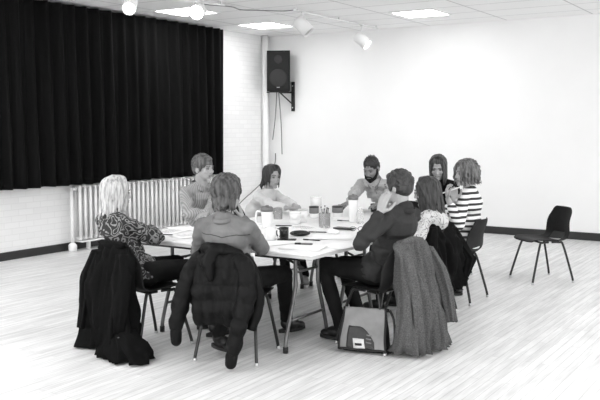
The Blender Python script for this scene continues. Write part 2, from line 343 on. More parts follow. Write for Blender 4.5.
for i, lab in enumerate(('pale folding table nearest the camera, its front edge bare', 'second folding table from the camera, pushed against the nearest one', 'third folding table from the camera, under the tall white tumbler', 'folding table at the far end, in front of the bearded man')):
    table(YT+TD*i, lab)
# ---------------------------------------------------------------- chairs
def make_chair():
    t = thing('stacking_chair', '', 'chair')
    prof = [(.225, .418, .185), (.215, .437, .205), (.17, .447, .215), (.08, .443, .22), (0, .436, .22), (-.08, .433, .218), (-.14, .44, .216), (-.185, .462, .216), (-.208, .50, .218), (-.222, .55, .215), (-.235, .61, .205), (-.25, .66, .195), (-.263, .705, .183), (-.272, .738, .17), (-.278, .758, .15), (-.280, .768, .125)]
    nu = 16; bm = bmesh.new(); rows = []
    for j, (y, z, hw) in enumerate(prof):
        row = []
        for i in range(nu+1):
            u = -1+2*i/nu; back = max(0, min(1, (j-6)/4))
            yy = y+back*.055*u*u*(1-.3*(j > 11)); zz = z+(1-back)*(.012*u**4-.012*(1-u*u)*(1 if 2 < j < 7 else 0))
            row.append(bm.verts.new((u*hw, yy, zz)))
        rows.append(row)
    for j in range(len(rows)-1):
        for i in range(nu):
            uc = abs(-1+2*(i+.5)/nu)
            if (j == 7 and uc < .56) or (j == 6 and uc < .45): continue
            bm.faces.new((rows[j][i], rows[j][i+1], rows[j+1][i+1], rows[j+1][i]))
    o = obj('seat_shell', bm, M['plastic'], t); modmesh(o, [('SOLIDIFY', dict(thickness=.011, offset=0)), ('SUBSURF', dict(levels=1, render_levels=1))])
    for s in (-1, 1):
        for q in (-1, 1):
            bm = bmesh.new(); top = .418
            tube(bm, smoothpath([(s*.15, q*.02, top), (s*.16, q*.10, top-.002), (s*.178, q*.135, top-.03), (s*.215, q*.215, .10), (s*.225, q*.235, .012)], 5), .0115, 12)
            l = obj('leg', bm, M['steel'], t)
            bm = bmesh.new(); lathe(bm, [(.014, 0), (.015, .008), (.012, .022)], (s*.225, q*.235, 0), 12); obj('foot_tip', bm, M['nickel'], l)
    bm = bmesh.new(); tube(bm, [(-.16, .09, .415), (.16, .09, .415)], .010); tube(bm, [(-.16, -.09, .415), (.16, -.09, .415)], .010); obj('under_frame', bm, M['steel'], t)
    return t
chair0 = make_chair(); used = [False]
def chair(x, y, deg, lab):
    c = chair0 if not used[0] else copy_tree(chair0)
    used[0] = True; c.location = (x, y, 0); c.rotation_euler = (0, 0, R(deg)); c['label'] = lab; c['group'] = 'stacking chairs'; return c
chair(-2.465, 8.585, 138, 'empty black plastic chair standing alone on the right of the room')
chair(-3.44, 4.58, 16, 'black chair under the dark puffer jacket, nearest the camera')
chair(-4.17, 4.45, -12, 'black chair at the near left table corner, under the long black coat')
chair(-2.72, 5.38, 76, 'black chair under the grey tweed coat')
chair(-2.89, 6.48, 90, 'black chair under the limp black cardigan on the right side of the table')
chair(-2.87, 7.21, 90, 'black chair of the woman in the striped top')
chair(-3.42, 8.25, 180, 'black chair of the woman with long loose hair at the far end')
chair(-3.98, 8.25, 180, 'black chair of the bearded man at the far end')
chair(-5.15, 7.05, -93, 'black chair of the woman in white on the far left side')
chair(-4.82, 6.08, -127, 'black chair of the man in the open-collared striped shirt')
# ---------------------------------------------------------------- people
def hairmat(name, dark, light, sc=55, lo=.4, hi=.62):
    return mat(name, dark, light, rough=.5, scale=sc, stretch=(1, 1, .16), bump=.5, bscale=90, detail=3, lo=lo, hi=hi)
def dirv(yaw, pitch=0):
    y = R(yaw); p = R(pitch); return V(-math.sin(y)*math.cos(p), math.cos(y)*math.cos(p), math.sin(p))
def ik(sh, wr, hint, l1, l2):
    d = wr-sh; L_ = d.length; L_c = min(L_, (l1+l2)*.995)
    if L_ > L_c: wr = sh+d*(L_c/L_); d = wr-sh; L_ = L_c
    L_ = max(L_, abs(l1-l2)+.03); a = (l1*l1-l2*l2+L_*L_)/(2*L_); h = math.sqrt(max(l1*l1-a*a, 0))
    u = d.normalized(); q = hint-sh; q = q-u*q.dot(u)
    if q.length < 1e-4: q = V(0, 0, -1)
    return sh+u*a+q.normalized()*h, wr
def hand(bm, w_, d, n, right, curl=.45, spread=1.):
    d = d.normalized(); n = (n-d*n.dot(d)).normalized(); t = d.cross(n)*(1 if right else -1)
    ks = []
    for off, ln, fl_ in ((.030, .083, .070), (.010, .088, .079), (-.011, .084, .074), (-.030, .076, .058)):
        k = w_+d*ln+t*off; cap(bm, w_+d*.012+t*off*.6, k, .0145, .0115, 10); ks.append(k)
        p = k; a = curl*.6; r_ = .0095
        for fr in (.45, .31, .24):
            fd = (d*math.cos(a)+n*math.sin(a)+t*off*1.6*spread).normalized(); q = p+fd*fl_*fr; cap(bm, p, q, r_, r_-.0008, 8); p = q; r_ -= .0008; a += curl
    cap(bm, ks[0]-n*.0, ks[3], .011, .010, 10); cap(bm, w_+d*.04+t*.018, w_+d*.04-t*.018, .016, .015, 10)
    b0 = w_+d*.02+t*.022+n*.006; b1 = b0+(d*.55+t*.7+n*.35).normalized()*.045; b2 = b1+(d*.85+t*.3+n*.4).normalized()*.034; b3 = b2+(d*.95+t*.05+n*.45).normalized()*.026
    chain(bm, [b0, b1, b2, b3], [.0145, .0115, .0102, .009], 10)
    return w_+d*.09+n*.03
def person(label, base, yaw, head, hyaw, hpitch, hroll, arms, legs, skin, hair, hairm, shirt, shirtm, trousersm, shoem, female=False, beard=None, glasses=False, sleeve=1., collar=None, neckopen=0, disp=.007, group=None):
    """arms: {'R':(elbow hint, wrist, hand dir, palm normal, curl)}, all world; legs: [(knee, ankle, toe dir)] right then left"""
    t = thing('person', label, 'person', (base[0], base[1], 0), R(yaw))
    Wi = Matrix.Rotation(-R(yaw), 3, 'Z'); B0 = V(base[0], base[1], 0)
    P_ = lambda p: Wi @ (V(*p)-B0)
    Q_ = lambda d: Wi @ V(*d)
    hd = P_(head); hip = V(0, -.0, .545)
    f = Q_(dirv(hyaw, hpitch)); s = f.cross(V(0, 0, 1)).normalized(); u = s.cross(f)
    Rr = Matrix.Rotation(R(hroll), 3, f); s = Rr @ s; u = Rr @ u
    HM = Matrix((s, f, u)).transposed(); HI = HM.transposed()
    h = lambda x, y, z: hd+HM @ V(x, y, z)
    N = hd+HM @ V(0, -.03, -.11)+V(0, -.015, -.055)          # base of the neck
    up = (N-hip).normalized(); rt = V(1, 0, 0); fwd = up.cross(rt)*-1; fwd = V(0, 1, 0)-up*up.y; fwd.normalize()
    sw = .150 if female else .168
    mid = hip.lerp(N, .42)-fwd*.03; ch = hip.lerp(N, .75)-fwd*.012
    RS = Matrix((rt, fwd, up)).transposed()
    sh = {'R': N+rt*sw-up*.055, 'L': N-rt*sw-up*.055}
    # ------- body: one continuous surface
    bm = bmesh.new()
    ell(bm, h(0, -.018, .036), (.073, .094, .080), HM); ell(bm, h(0, .018, -.018), (.062, .070, .088), HM); ell(bm, h(0, .030, -.062), (.047, .052, .042), HM)
    ell(bm, h(0, .066, -.098), (.020, .018, .015), HM)
    chain(bm, [h(0, .081, .014), h(0, .090, -.010), h(0, .098, -.029)], [.006, .0075, .0095], 10); ell(bm, h(.009, .091, -.034), (.007, .008, .006), HM); ell(bm, h(-.009, .091, -.034), (.007, .008, .006), HM)
    ell(bm, h(0, .070, .024), (.048, .015, .010), HM); ell(bm, h(0, .084, -.060), (.023, .011, .010), HM)
    for q in (-1, 1):
        ell(bm, h(q*.074, -.012, -.012), (.010, .019, .031), HM @ Matrix.Rotation(q*.35, 3, 'Z')); ell(bm, h(q*.036, .062, -.025), (.022, .018, .020), HM)
    nr = .050 if female else .059
    cap(bm, h(0, -.022, -.045), N-up*.05, nr, nr-.006); cap(bm, N-up*.06, ch, .05, .085)
    ell(bm, hip, (.14, .10, .09), RS); ell(bm, mid, (.11, .08, .15), RS); ell(bm, ch-up*.02, (.12, .085, .13), RS); cap(bm, sh['R']-up*.015, sh['L']-up*.015, .042, .042)
    wr = {}; el = {}
    for k in 'RL':
        hint, w_, hdv, nv, cu = arms[k]; e_, ww = ik(sh[k], P_(w_), P_(hint), .285, .255); wr[k] = ww; el[k] = e_
        chain(bm, [sh[k], e_, ww], [.036, .030, .025]); hand(bm, ww, Q_(hdv), Q_(nv), k == 'R', cu)
    lg = []
    for i, (kn, an, td) in enumerate(legs):
        hj = hip+rt*(.085 if i == 0 else -.085); kn = P_(kn); an = P_(an); td = Q_(td); td.normalize(); lg.append((hj, kn, an, td))
        chain(bm, [hj, kn, an], [.072, .05, .034]); cap(bm, an-V(0, 0, .035), an-V(0, 0, .045)+td*.12, .028, .022)
    def ed(co):
        c = HI @ (co-hd)
        if c.y > .03 and abs(c.z) < .06:
            for q in (-1, 1):
                dd = ((c.x-q*.031)/.017)**2+((c.z-.004)/.012)**2
                if dd < 6: c = c-V(0, .0095*math.exp(-dd), 0)
            dl = (c.x/.024)**2+((c.z+.060)/.0022)**2
            if dl < 4 and c.y > .06: c = c-V(0, .003*math.exp(-dl), 0)
            return hd+HM @ c
        return co
    melt('body', bm, skin, t, .0055, 2, .5, edit=ed)
    for q in (-1, 1):
        bm = bmesh.new(); ell(bm, h(q*.031, .072, .004), (.0125, .0125, .0075), HM, 20)
        e_ = obj('eye', bm, M['eye'], t)
        bm = bmesh.new(); ell(bm, h(q*.031, .0825, .003), (.0062, .003, .0062), HM, 12); obj('iris', bm, M['iris'], e_)
        bm = bmesh.new(); tube(bm, smoothpath([h(q*.017, .079, .0115), h(q*.031, .0838, .0135), h(q*.044, .076, .008)], 4), .0021, 6); obj('eyelid', bm, M['brow'], e_)
        bm = bmesh.new(); tube(bm, smoothpath([h(q*.014, .088, .025), h(q*.031, .088, .031), h(q*.050, .072, .024)], 4), [.0036]*4+[.003]*4+[.0015], 6); obj('eyebrow', bm, M['brow'], t)
    if beard is None:
        bm = bmesh.new()
        for zz in (-.0545, -.065): tube(bm, smoothpath([h(-.024, .082, -.060), h(-.010, .0935, zz), h(.010, .0935, zz), h(.024, .082, -.060)], 4), [.0015]+[.003]*11+[.0015], 6)
        obj('lips', bm, M['lip'], t)
    # ------- shirt
    bm = bmesh.new(); g = .012
    ell(bm, hip+up*.02, (.174, .138, .12), RS); ell(bm, mid, (.165 if not female else .142, .120, .15), RS); ell(bm, ch, (.165 if not female else .15, .125, .135), RS)
    if female: 
        for q in (-1, 1): ell(bm, ch+rt*q*.06+fwd*.085-up*.05, (.055, .05, .055), RS)
    cap(bm, sh['R'], sh['L'], .056, .056); cap(bm, sh['R'], N-up*.006, .052, .058); cap(bm, sh['L'], N-up*.006, .052, .058)
    if not neckopen: cap(bm, N-up*.03, N+up*.004, nr+.02, nr+.012)
    for k in 'RL':
        e2 = el[k].lerp(wr[k], sleeve)
        r0 = .058; chain(bm, [sh[k], sh[k].lerp(el[k], .5), el[k], el[k].lerp(e2, .5), e2], [.058, .056, .051, .046, .037])
        cap(bm, e2.lerp(el[k], .04), e2.lerp(el[k], .13), .042, .043)
    if hair == 'denim': pass
    so = melt('shirt', bm, shirtm, t, .009, 3, .5)
    crease(so, [el['R'], el['L'], sh['R']-up*.08, sh['L']-up*.08, mid, hip+up*.08], disp)
    if collar is not None:
        bm = bmesh.new(); c0 = N+up*.022; n_ = 20
        rings = []
        for rr, zz in ((nr+.012, -.02), (nr+.009, .022), (nr+.015, .021), (nr+.024, -.010)):
            ring = []
            for i in range(n_+1):
                a = PI/2+.35+(2*PI-.7)*i/n_; fr = abs(i/n_-.5)*2
                ring.append(bm.verts.new(c0+rt*math.cos(a)*rr+fwd*(math.sin(a)*rr*1.05+.005*fr)+up*(zz-.03*fr**2+(-.02*fr**4 if zz < 0 else 0))))
            rings.append(ring)
        for a, b_ in zip(rings, rings[1:]):
            for i in range(n_): bm.faces.new((a[i], a[i+1], b_[i+1], b_[i]))
        o = obj('collar', bm, collar, t); modmesh(o, [('SOLIDIFY', dict(thickness=.005)), ('SUBSURF', dict(levels=1))])
    # ------- trousers and shoes
    bm = bmesh.new(); ell(bm, hip-up*.01, (.165, .128, .105), RS)
    for hj, kn, an, td in lg: chain(bm, [hj, hj.lerp(kn, .5), kn, kn.lerp(an, .5), an+V(0, 0, .02)], [.088, .080, .064, .057, .05])
    melt('trousers', bm, trousersm, t, .011, 4, .5, disp=(.007, 9, (1, 1, 1)))
    for hj, kn, an, td in lg:
        sd = V(-td.y, td.x, 0); RM = Matrix((sd*-1, td, V(0, 0, 1))).transposed(); c = an-V(0, 0, an.z)
        zz = max(0, an.z-.09)
        bm = bmesh.new(); ell(bm, c+V(0, 0, .075+zz), (.042, .055, .055), RM); ell(bm, c+td*.06+V(0, 0, .055+zz), (.042, .07, .045), RM); ell(bm, c+td*.125+V(0, 0, .04+zz), (.044, .055, .032), RM)
        sh_ = melt('shoe', bm, shoem[0], t, .008, 3)
        bm = bmesh.new(); vs = []
        for k in range(20):
            a = 2*PI*k/20; px_ = math.cos(a)*.044; py_ = .055+math.sin(a)*.132
            vs.append((c+sd*px_+td*py_, ))
        lo = [bm.verts.new(v[0]+V(0, 0, .004+zz)) for v in vs]; hi2 = [bm.verts.new(v[0]+V(0, 0, .026+zz)) for v in vs]
        for k in range(20): bm.faces.new((lo[k], lo[(k+1) % 20], hi2[(k+1) % 20], hi2[k]))
        bm.faces.new(lo[::-1]); bm.faces.new(hi2); obj('sole', bm, shoem[1], sh_)
    # ------- hair
    rnd = random.Random(int(abs(base[0]*1000)+abs(base[1]*1000)))
    bm = bmesh.new()
    def lock(az, z0, length, r0, r1, out=.0, curl=0., rad=(.083, .102), flat=1.):
        pts = []; ph = rnd.uniform(0, 6)
        for k in range(7):
            tt = k/6; z_ = z0-length*tt
            zz = max(0, (z_-.04)/.088); rr = math.sqrt(max(0.02, 1-min(zz, .99)**2)) if z_ > .04 else 1
            rr *= 1+out*tt
            wob = curl*math.sin(ph+tt*9)
            # hangs by gravity below the skull
            pts.append(h((rad[0]*rr+wob)*math.cos(az), -.018+(rad[1]*rr+wob)*math.sin(az), z_))
        tube(bm, smoothpath(pts, 3), [r0+(r1-r0)*k/18 for k in range(19)], 6)
    if hair in ('short', 'crop', 'messy'):
        th = {'short': .010, 'crop': .006, 'messy': .019}[hair]
        ell(bm, h(0, -.024, .042), (.073+th, .092+th, .080+th), HM); ell(bm, h(0, -.046, .0), (.071+th*.8, .072+th*.6, .075), HM)
        if hair == 'short': ell(bm, h(0, .03, .085), (.055, .05, .030), HM)
        nt = {'short': 150, 'crop': 40, 'messy': 300}[hair]; ln = {'short': .35, 'crop': .1, 'messy': .75}[hair]
        for k in range(nt):
            az = rnd.uniform(0, 2*PI); ez = rnd.uniform(-.35 if math.sin(az) < .2 else .55, 1.5); daz = rnd.uniform(-.6, .6)*(1 if hair == 'messy' else .5)
            pts = []; lift = rnd.uniform(.02, .13 if hair == 'messy' else .05)
            for q in range(5):
                tt = q/4; e_ = ez-ln*tt*(.4 if ez > 1 else 1)*(1 if math.sin(az) < .3 else -.3); a_ = az+daz*tt; rr_ = 1+lift*math.sin(PI*min(1, tt*.8+.1))
                e_ = max(e_, -.9)
                pts.append(h((.073+th)*rr_*math.cos(a_)*math.cos(e_), -.024+(.092+th)*rr_*math.sin(a_)*math.cos(e_), .042+(.080+th)*rr_*math.sin(e_)))
            r_ = .009 if hair == 'messy' else .0065
            tube(bm, smoothpath(pts, 2), [r_*(.6+.4*math.sin(PI*min(1, (k2+1)/6)))*(1 if k2 < 7 else .4) for k2 in range(9)], 6)
        if hair == 'messy':
            ell(bm, h(0, -.055, -.05), (.066, .055, .06), HM)
            for k in range(130): lock(rnd.uniform(PI*.95, 2.05*PI), rnd.uniform(.02, .06), rnd.uniform(.08, .145), .010, .004, rnd.uniform(-.25, .05), .004)
            ell(bm, h(0, -.06, -.065), (.055, .040, .05), HM)
        if hair != 'crop':
            for q in (-1, 1): ell(bm, h(q*.072, .022, .005), (.009, .014, .032), HM)
    else:
        # long styles: (length below crown, start azimuth gap for the face, curl, outward)
        S = {'bob': (.26, .62, .004, -.08, 120), 'long': (.36, .50, .006, .05, 150), 'curly': (.20, .55, .016, .22, 190), 'shoulder': (.27, .55, .005, .02, 150), 'tied': (.20, .75, .003, -.15, 110), 'front': (.32, .66, .004, .02, 150)}[hair]
        ell(bm, h(0, -.028, .044), (.082, .100, .086), HM); ell(bm, h(0, -.05, -.01), (.080, .075, .09), HM)
        if hair in ('shoulder', 'long', 'front'): ell(bm, h(0, -.058, -.09), (.074, .05, .085), HM)
        if hair == 'curly': ell(bm, h(0, -.045, -.03), (.095, .08, .085), HM)
        for k in range(S[4]):
            az = PI/2+S[1]+rnd.random()*(2*PI-2*S[1]); fr = abs(az-1.5*PI)/PI
            lock(az, rnd.uniform(.06, .125), S[0]*rnd.uniform(.75, 1.05)*(1-.12*fr), .0095, .003, S[3]*rnd.uniform(.3, 1.2), S[2])
        for k in range(40):   # crown to the sides over the forehead edge
            q = rnd.choice((-1, 1)); y0_ = rnd.uniform(-.05, .022)
            pts = [h(q*.004, y0_, .128), h(q*.04, y0_+.018, .120), h(q*.072, y0_+.022, .075), h(q*.083, y0_+.006, .02), h(q*.082, y0_-.01, -.04)]
            tube(bm, smoothpath(pts, 3), .0075, 6)
        if hair == 'curly':
            for k in range(130):
                az = rnd.uniform(0, 2*PI); ez = rnd.uniform(-.5 if math.sin(az) < .5 else .7, 1.4)
                dn = V(math.cos(az)*math.cos(ez), math.sin(az)*math.cos(ez), math.sin(ez)); p = V(0, -.028, .03)+V(dn.x*.098, dn.y*.112, dn.z*.10)
                ell(bm, h(*p), (.015, .015, .015), None, 8)
        if hair == 'tied':
            for q in (-1, 1): chain(bm, [h(q*.03, -.10, -.05), h(q*.07, -.09, -.10), h(q*.085, -.06, -.13)], [.03, .018, .006], 8)
    melt('hair', bm, hairm, t, .0048 if hair not in ('short', 'crop') else .0045, 1, .4, disp=(.002, 45, (1, 1, .3)))
    if beard is not None:
        bm = bmesh.new()
        for q in (-1, 1): chain(bm, [h(q*.070, .005, .0), h(q*.066, .018, -.045), h(q*.048, .05, -.085), h(0, .075, -.108)], [.007, .014, .018, .022], 8)
        chain(bm, [h(-.026, .085, -.075), h(-.028, .090, -.055), h(0, .100, -.046), h(.028, .090, -.055), h(.026, .085, -.075)], [.008, .006, .006, .006, .008], 8)
        ell(bm, h(0, .070, -.098), (.030, .026, .022), HM)
        melt('beard', bm, beard, t, .0045, 1, .4, disp=(.0015, 90, (1, 1, 1)))
        bm = bmesh.new(); tube(bm, smoothpath([h(-.018, .092, -.064), h(0, .101, -.062), h(.018, .092, -.064)], 4), .004, 6); obj('lips', bm, M['lip'], t)
    if glasses:
        bm = bmesh.new()
        for q in (-1, 1):
            ring = [h(q*.032+.022*math.cos(a), .094, .002+.016*math.sin(a)) for a in [2*PI*k/16 for k in range(17)]]
            tube(bm, ring, .002, 6); tube(bm, [h(q*.054, .092, .008), h(q*.080, .05, .008), h(q*.080, -.02, .004)], .002, 6)
        tube(bm, [h(-.010, .096, .004), h(.010, .096, .004)], .002, 6); obj('glasses', bm, M['blackgloss'], t)
    t['_n'] = 0; del t['_n']
    return dict(t=t, wr=wr, el=el, N=N, up=up, rt=rt, fwd=fwd, h=h)
def crease(o, centres, amp):
    me = o.data; ns = [v.normal.copy() for v in me.vertices]
    for v, n_ in zip(me.vertices, ns):
        c = v.co; w_ = .35+sum(math.exp(-((c-q).length/.11)**2) for q in centres)*.9
        q = V(c.x*7, c.y*7, c.z*15); wv = q+V(noise.noise(q*.5), noise.noise(q*.5+V(5, 0, 0)), noise.noise(q*.5+V(0, 7, 0)))*1.1
        rdg = 1-abs(noise.noise(wv))*2.2
        v.co = c+n_*amp*1.9*min(w_, 1.3)*(rdg*.9+.6*noise.noise(c*6)-.25)
dk = mat('dark_trousers', .007, .011, spec=.15, rough=.8, bump=.15, bscale=200); dk2 = mat('charcoal_trousers', .012, .018, spec=.15, rough=.85, bump=.15, bscale=200)
blackshoe = (mat('black_leather', .008, .012, rough=.35), M['rubber']); sneaker = (mat('grey_sneaker', .33, .42, rough=.7, scale=25), M['white'])
denim = mat('faded_denim', .17, .26, rough=.85, scale=9, bump=.3, bscale=260, stretch=(1, 1, .5))
UPV = (0, 0, 1); DN = (0, 0, -1)
# 1 floral blouse
person('person with straight pale shoulder-length hair in dark floral blouse, seen from behind', (-4.20, 4.42), -14, (-4.394, 4.387, 1.115), -28, -4, 3,
    {'R': ((-3.996, 4.447, 0.745), (-4.362, 4.698, 0.818), (-.6, .7, .1), (0, -.3, -1), .5), 'L': ((-4.598, 4.836, 0.731), (-4.314, 4.668, 0.809), (.9, -.3, -.1), (0, 0, -1), .4)},
    [((-3.98, 4.75, .55), (-3.90, 4.90, .09), (.3, .95, 0)), ((-4.22, 4.84, .55), (-4.12, 5.05, .09), (.2, .95, 0))],
    M['skin'], 'shoulder', hairmat('pale_hair', .36, .80, lo=.36, hi=.58), None, patterned('floral_cloth', .012, .22, 15, .40), dk, blackshoe, female=True, disp=.009)
# 2 denim jacket, back to the camera
p = person('person in faded denim jacket with tousled short hair, back to the camera, chin on hand', (-3.42, 4.56), 14, (-3.411, 4.444, 1.137), 4, -8, 0,
    {'R': ((-3.204, 4.561, 0.765), (-3.465, 4.687, 0.943), (-.35, .1, .95), (-.8, -.5, 0), .25), 'L': ((-3.73, 4.551, 0.688), (-3.677, 4.716, 0.81), (.9, .3, 0), (0, 0, -1), .4)},
    [((-3.32, 4.99, .53), (-3.50, 5.30, .09), (.3, .95, 0)), ((-3.62, 4.98, .53), (-3.56, 4.52, .13), (.84, -.2, 0))],
    M['skin'], 'messy', hairmat('tousled_grey_hair', .022, .13, 45), None, denim, dk, blackshoe, disp=.006, collar=denim)
from mathutils.bvhtree import BVHTree
def seam(p, pts, r, m_, name='seam', dy=1):
    so = [c for c in p['t'].children if c.name.startswith('shirt')][0]; bv = BVHTree.FromPolygons([v.co for v in so.data.vertices], [tuple(f.vertices) for f in so.data.polygons]); out = []
    for x, z_ in pts:
        hit = bv.ray_cast(V(x, -1.2*dy, z_), V(0, dy, 0))
        if hit[0] is not None: out.append(hit[0]-V(0, .001*dy, 0))
    bm = bmesh.new(); tube(bm, out, r, 6); obj(name, bm, m_, p['t'])
sm = mat('denim_seam', .03, .05, rough=.9); Nz = p['N'].z
seam(p, [(x/100, Nz-.085-.035*max(0, 1-abs(x)/9.)**1.0+.010*math.cos(x*.25)) for x in range(-17, 18)], .0028, sm)
seam(p, [(x/100, Nz-.385) for x in range(-16, 17)], .006, sm, 'waistband_seam')
# 3 man in striped shirt
ss = stripes('pinstripe_cloth', .20, .33, .016, .5, 'X')
person('person with short greying hair in open-collared pinstriped shirt, seated in front of the radiator', (-4.87, 6.02), -108, (-4.732, 5.814, 1.227), -95, -3, 0,
    {'R': ((-4.569, 5.391, 0.74), (-4.434, 5.605, 0.823), (.5, .85, 0), (0, 0, -1), .4), 'L': ((-4.585, 6.032, 0.71), (-4.476, 5.521, 0.846), (.3, -.9, 0), (0, 0, -1), .4)},
    [((-4.50, 5.72, .53), (-4.45, 5.65, .09), (1, 0, 0)), ((-4.48, 5.94, .53), (-4.42, 6.0, .09), (1, 0, 0))],
    M['skin'], 'short', hairmat('greying_hair', .05, .17), None, ss, dk2, blackshoe, collar=ss, neckopen=1)
# 4 woman in white
person('person with dark tied-back hair in loose white top, hands resting on the table', (-5.08, 7.05), -93, (-4.804, 7.004, 1.087), -112, -4, 0,
    {'R': ((-4.47, 6.583, 0.721), (-4.212, 6.576, 0.794), (.8, .3, .0), (0, 0, -1), .6), 'L': ((-4.596, 7.214, 0.697), (-4.253, 6.729, 0.798), (.6, -.5, 0), (0, 0, -1), .6)},
    [((-4.64, 6.95, .53), (-4.50, 6.80, .09), (.5, -.85, 0)), ((-4.64, 7.15, .53), (-4.42, 7.02, .09), (.6, -.8, 0))],
    M['skin'], 'tied', hairmat('dark_brown_hair', .02, .07), None, mat('white_knit', .56, .64, rough=.9, bump=.3, bscale=150), dk, sneaker, female=True, sleeve=.85)
# 5 bearded man
p = person('person with dark beard in light grey henley, looking down at the far table end', (-3.92, 8.2), 180, (-3.924, 7.514, 1.177), 183, -26, 0,
    {'R': ((-4.217, 7.348, 0.81), (-3.952, 7.105, 0.852), (-.7, -.3, -.3), (0, 0, -1), .7), 'L': ((-3.566, 7.644, 0.809), (-3.592, 7.155, 0.847), (-.6, -.5, 0), (0, 0, -1), .4)},
    [((-3.95, 7.72, .53), (-3.95, 7.6, .09), (0, -1, 0)), ((-3.72, 7.72, .53), (-3.7, 7.6, .09), (0, -1, 0))],
    M['skin_brown'], 'crop', hairmat('black_hair', .008, .02, 120), None, mat('heather_grey', .38, .46, rough=.9, scale=60, bump=.3, bscale=200), dk, blackshoe, beard=mat('beard_black', .006, .012, rough=.7, scale=80, spec=.2), disp=.017, collar=mat('ribbed_collar', .30, .34, rough=.9))
for k in range(3):
    so = [c for c in p['t'].children if c.name.startswith('shirt')][0]; bv = BVHTree.FromPolygons([v.co for v in so.data.vertices], [tuple(f.vertices) for f in so.data.polygons])
    hit = bv.ray_cast(V(0, 1.2, p['N'].z-.05-.035*k), V(0, -1, 0))
    if hit[0] is not None: bm = bmesh.new(); ell(bm, hit[0]+V(0, .003, 0), (.007, .004, .007)); obj('button', bm, M['grey'], p['t'])
# 6 dark shirt man
ds = mat('dark_shirt', .022, .032, rough=.85, scale=20, bump=.3, bscale=250)
person('person with short dark hair in charcoal shirt, hand to cheek, elbow on the table', (-2.76, 5.39), 80, (-2.618, 5.428, 1.162), 88, -6, 0,
    {'L': ((-2.733, 4.959, 0.795), (-2.626, 5.168, 0.998), (.25, .1, .95), (.2, .95, .1), .22), 'R': ((-3.102, 5.676, 0.792), (-2.742, 5.446, 0.945), (.1, -.1, .95), (.6, -.6, 0), .7)},
    [((-3.18, 5.62, .53), (-3.1, 5.75, .09), (-.9, .2, 0)), ((-3.19, 5.33, .56), (-3.02, 5.32, .09), (-.9, 0, 0))],
    M['skin'], 'short', hairmat('dark_hair', .012, .05), None, ds, dk2, blackshoe, collar=ds, sleeve=.92, disp=.010)
# 7 woman with glasses
person('person with long dark hair, glasses and pale patterned blouse, beyond the charcoal shirt', (-2.82, 6.48), 90, (-2.787, 6.322, 1.062), 116, -10, 0,
    {'L': ((-2.836, 5.844, 0.776), (-2.852, 5.965, 0.891), (-.8, .2, .3), (0, 0, -1), .4), 'R': ((-3.029, 6.541, 0.652), (-3.04, 6.319, 0.865), (-.8, .2, .3), (0, 0, -1), .4)},
    [((-3.24, 6.58, .53), (-3.2, 6.62, .09), (-1, 0, 0)), ((-3.24, 6.36, .53), (-3.2, 6.34, .09), (-1, 0, 0))],
    M['skin'], 'long', hairmat('long_dark_hair', .012, .06), None, patterned('pale_print_cloth', .52, .10, 16, .55), dk, blackshoe, female=True, glasses=True)
# 8 striped woman
p8 = person('person with curly chin-length hair in white top with black stripes, pen held at chin', (-2.82, 7.21), 93, (-2.797, 7.22, 1.173), 143, -3, 0,
    {'L': ((-2.784, 6.71, 0.774), (-2.811, 6.856, 0.964), (-.1, -.1, .95), (.9, .2, 0), .75), 'R': ((-3.088, 7.342, 0.694), (-2.807, 7.011, 0.943), (-.1, -.2, .9), (.4, -.8, 0), .8)},
    [((-3.24, 7.30, .53), (-2.95, 7.35, .09), (-1, 0, 0)), ((-3.24, 7.10, .53), (-3.02, 7.45, .09), (.6, -.35, 0))],
    M['skin'], 'curly', hairmat('curly_fair_hair', .06, .24, 50), None, stripes('striped_knit', .02, .80, .050, .42, 'Z', dist=.6), dk, blackshoe, female=True, sleeve=.7, disp=.006)
# 9 long-haired woman
person('person with long loose brown hair and black scoop-neck top, head bowed', (-3.36, 8.24), 180, (-3.326, 7.836, 1.189), 196, -20, 0,
    {'L': ((-2.973, 7.775, 0.729), (-2.968, 7.422, 0.732), (-.6, -.5, 0), (0, 0, -1), .4), 'R': ((-3.485, 7.567, 0.718), (-3.251, 7.359, 0.721), (.2, -.8, 0), (0, 0, -1), .4)},
    [((-3.48, 7.80, .53), (-3.45, 7.74, .09), (0, -1, 0)), ((-3.24, 7.80, .53), (-3.25, 7.74, .09), (0, -1, 0))],
    M['skin'], 'front', hairmat('brown_hair', .018, .08), None, mat('black_knit', .006, .01, spec=.15, rough=.9), dk, blackshoe, female=True, neckopen=1)

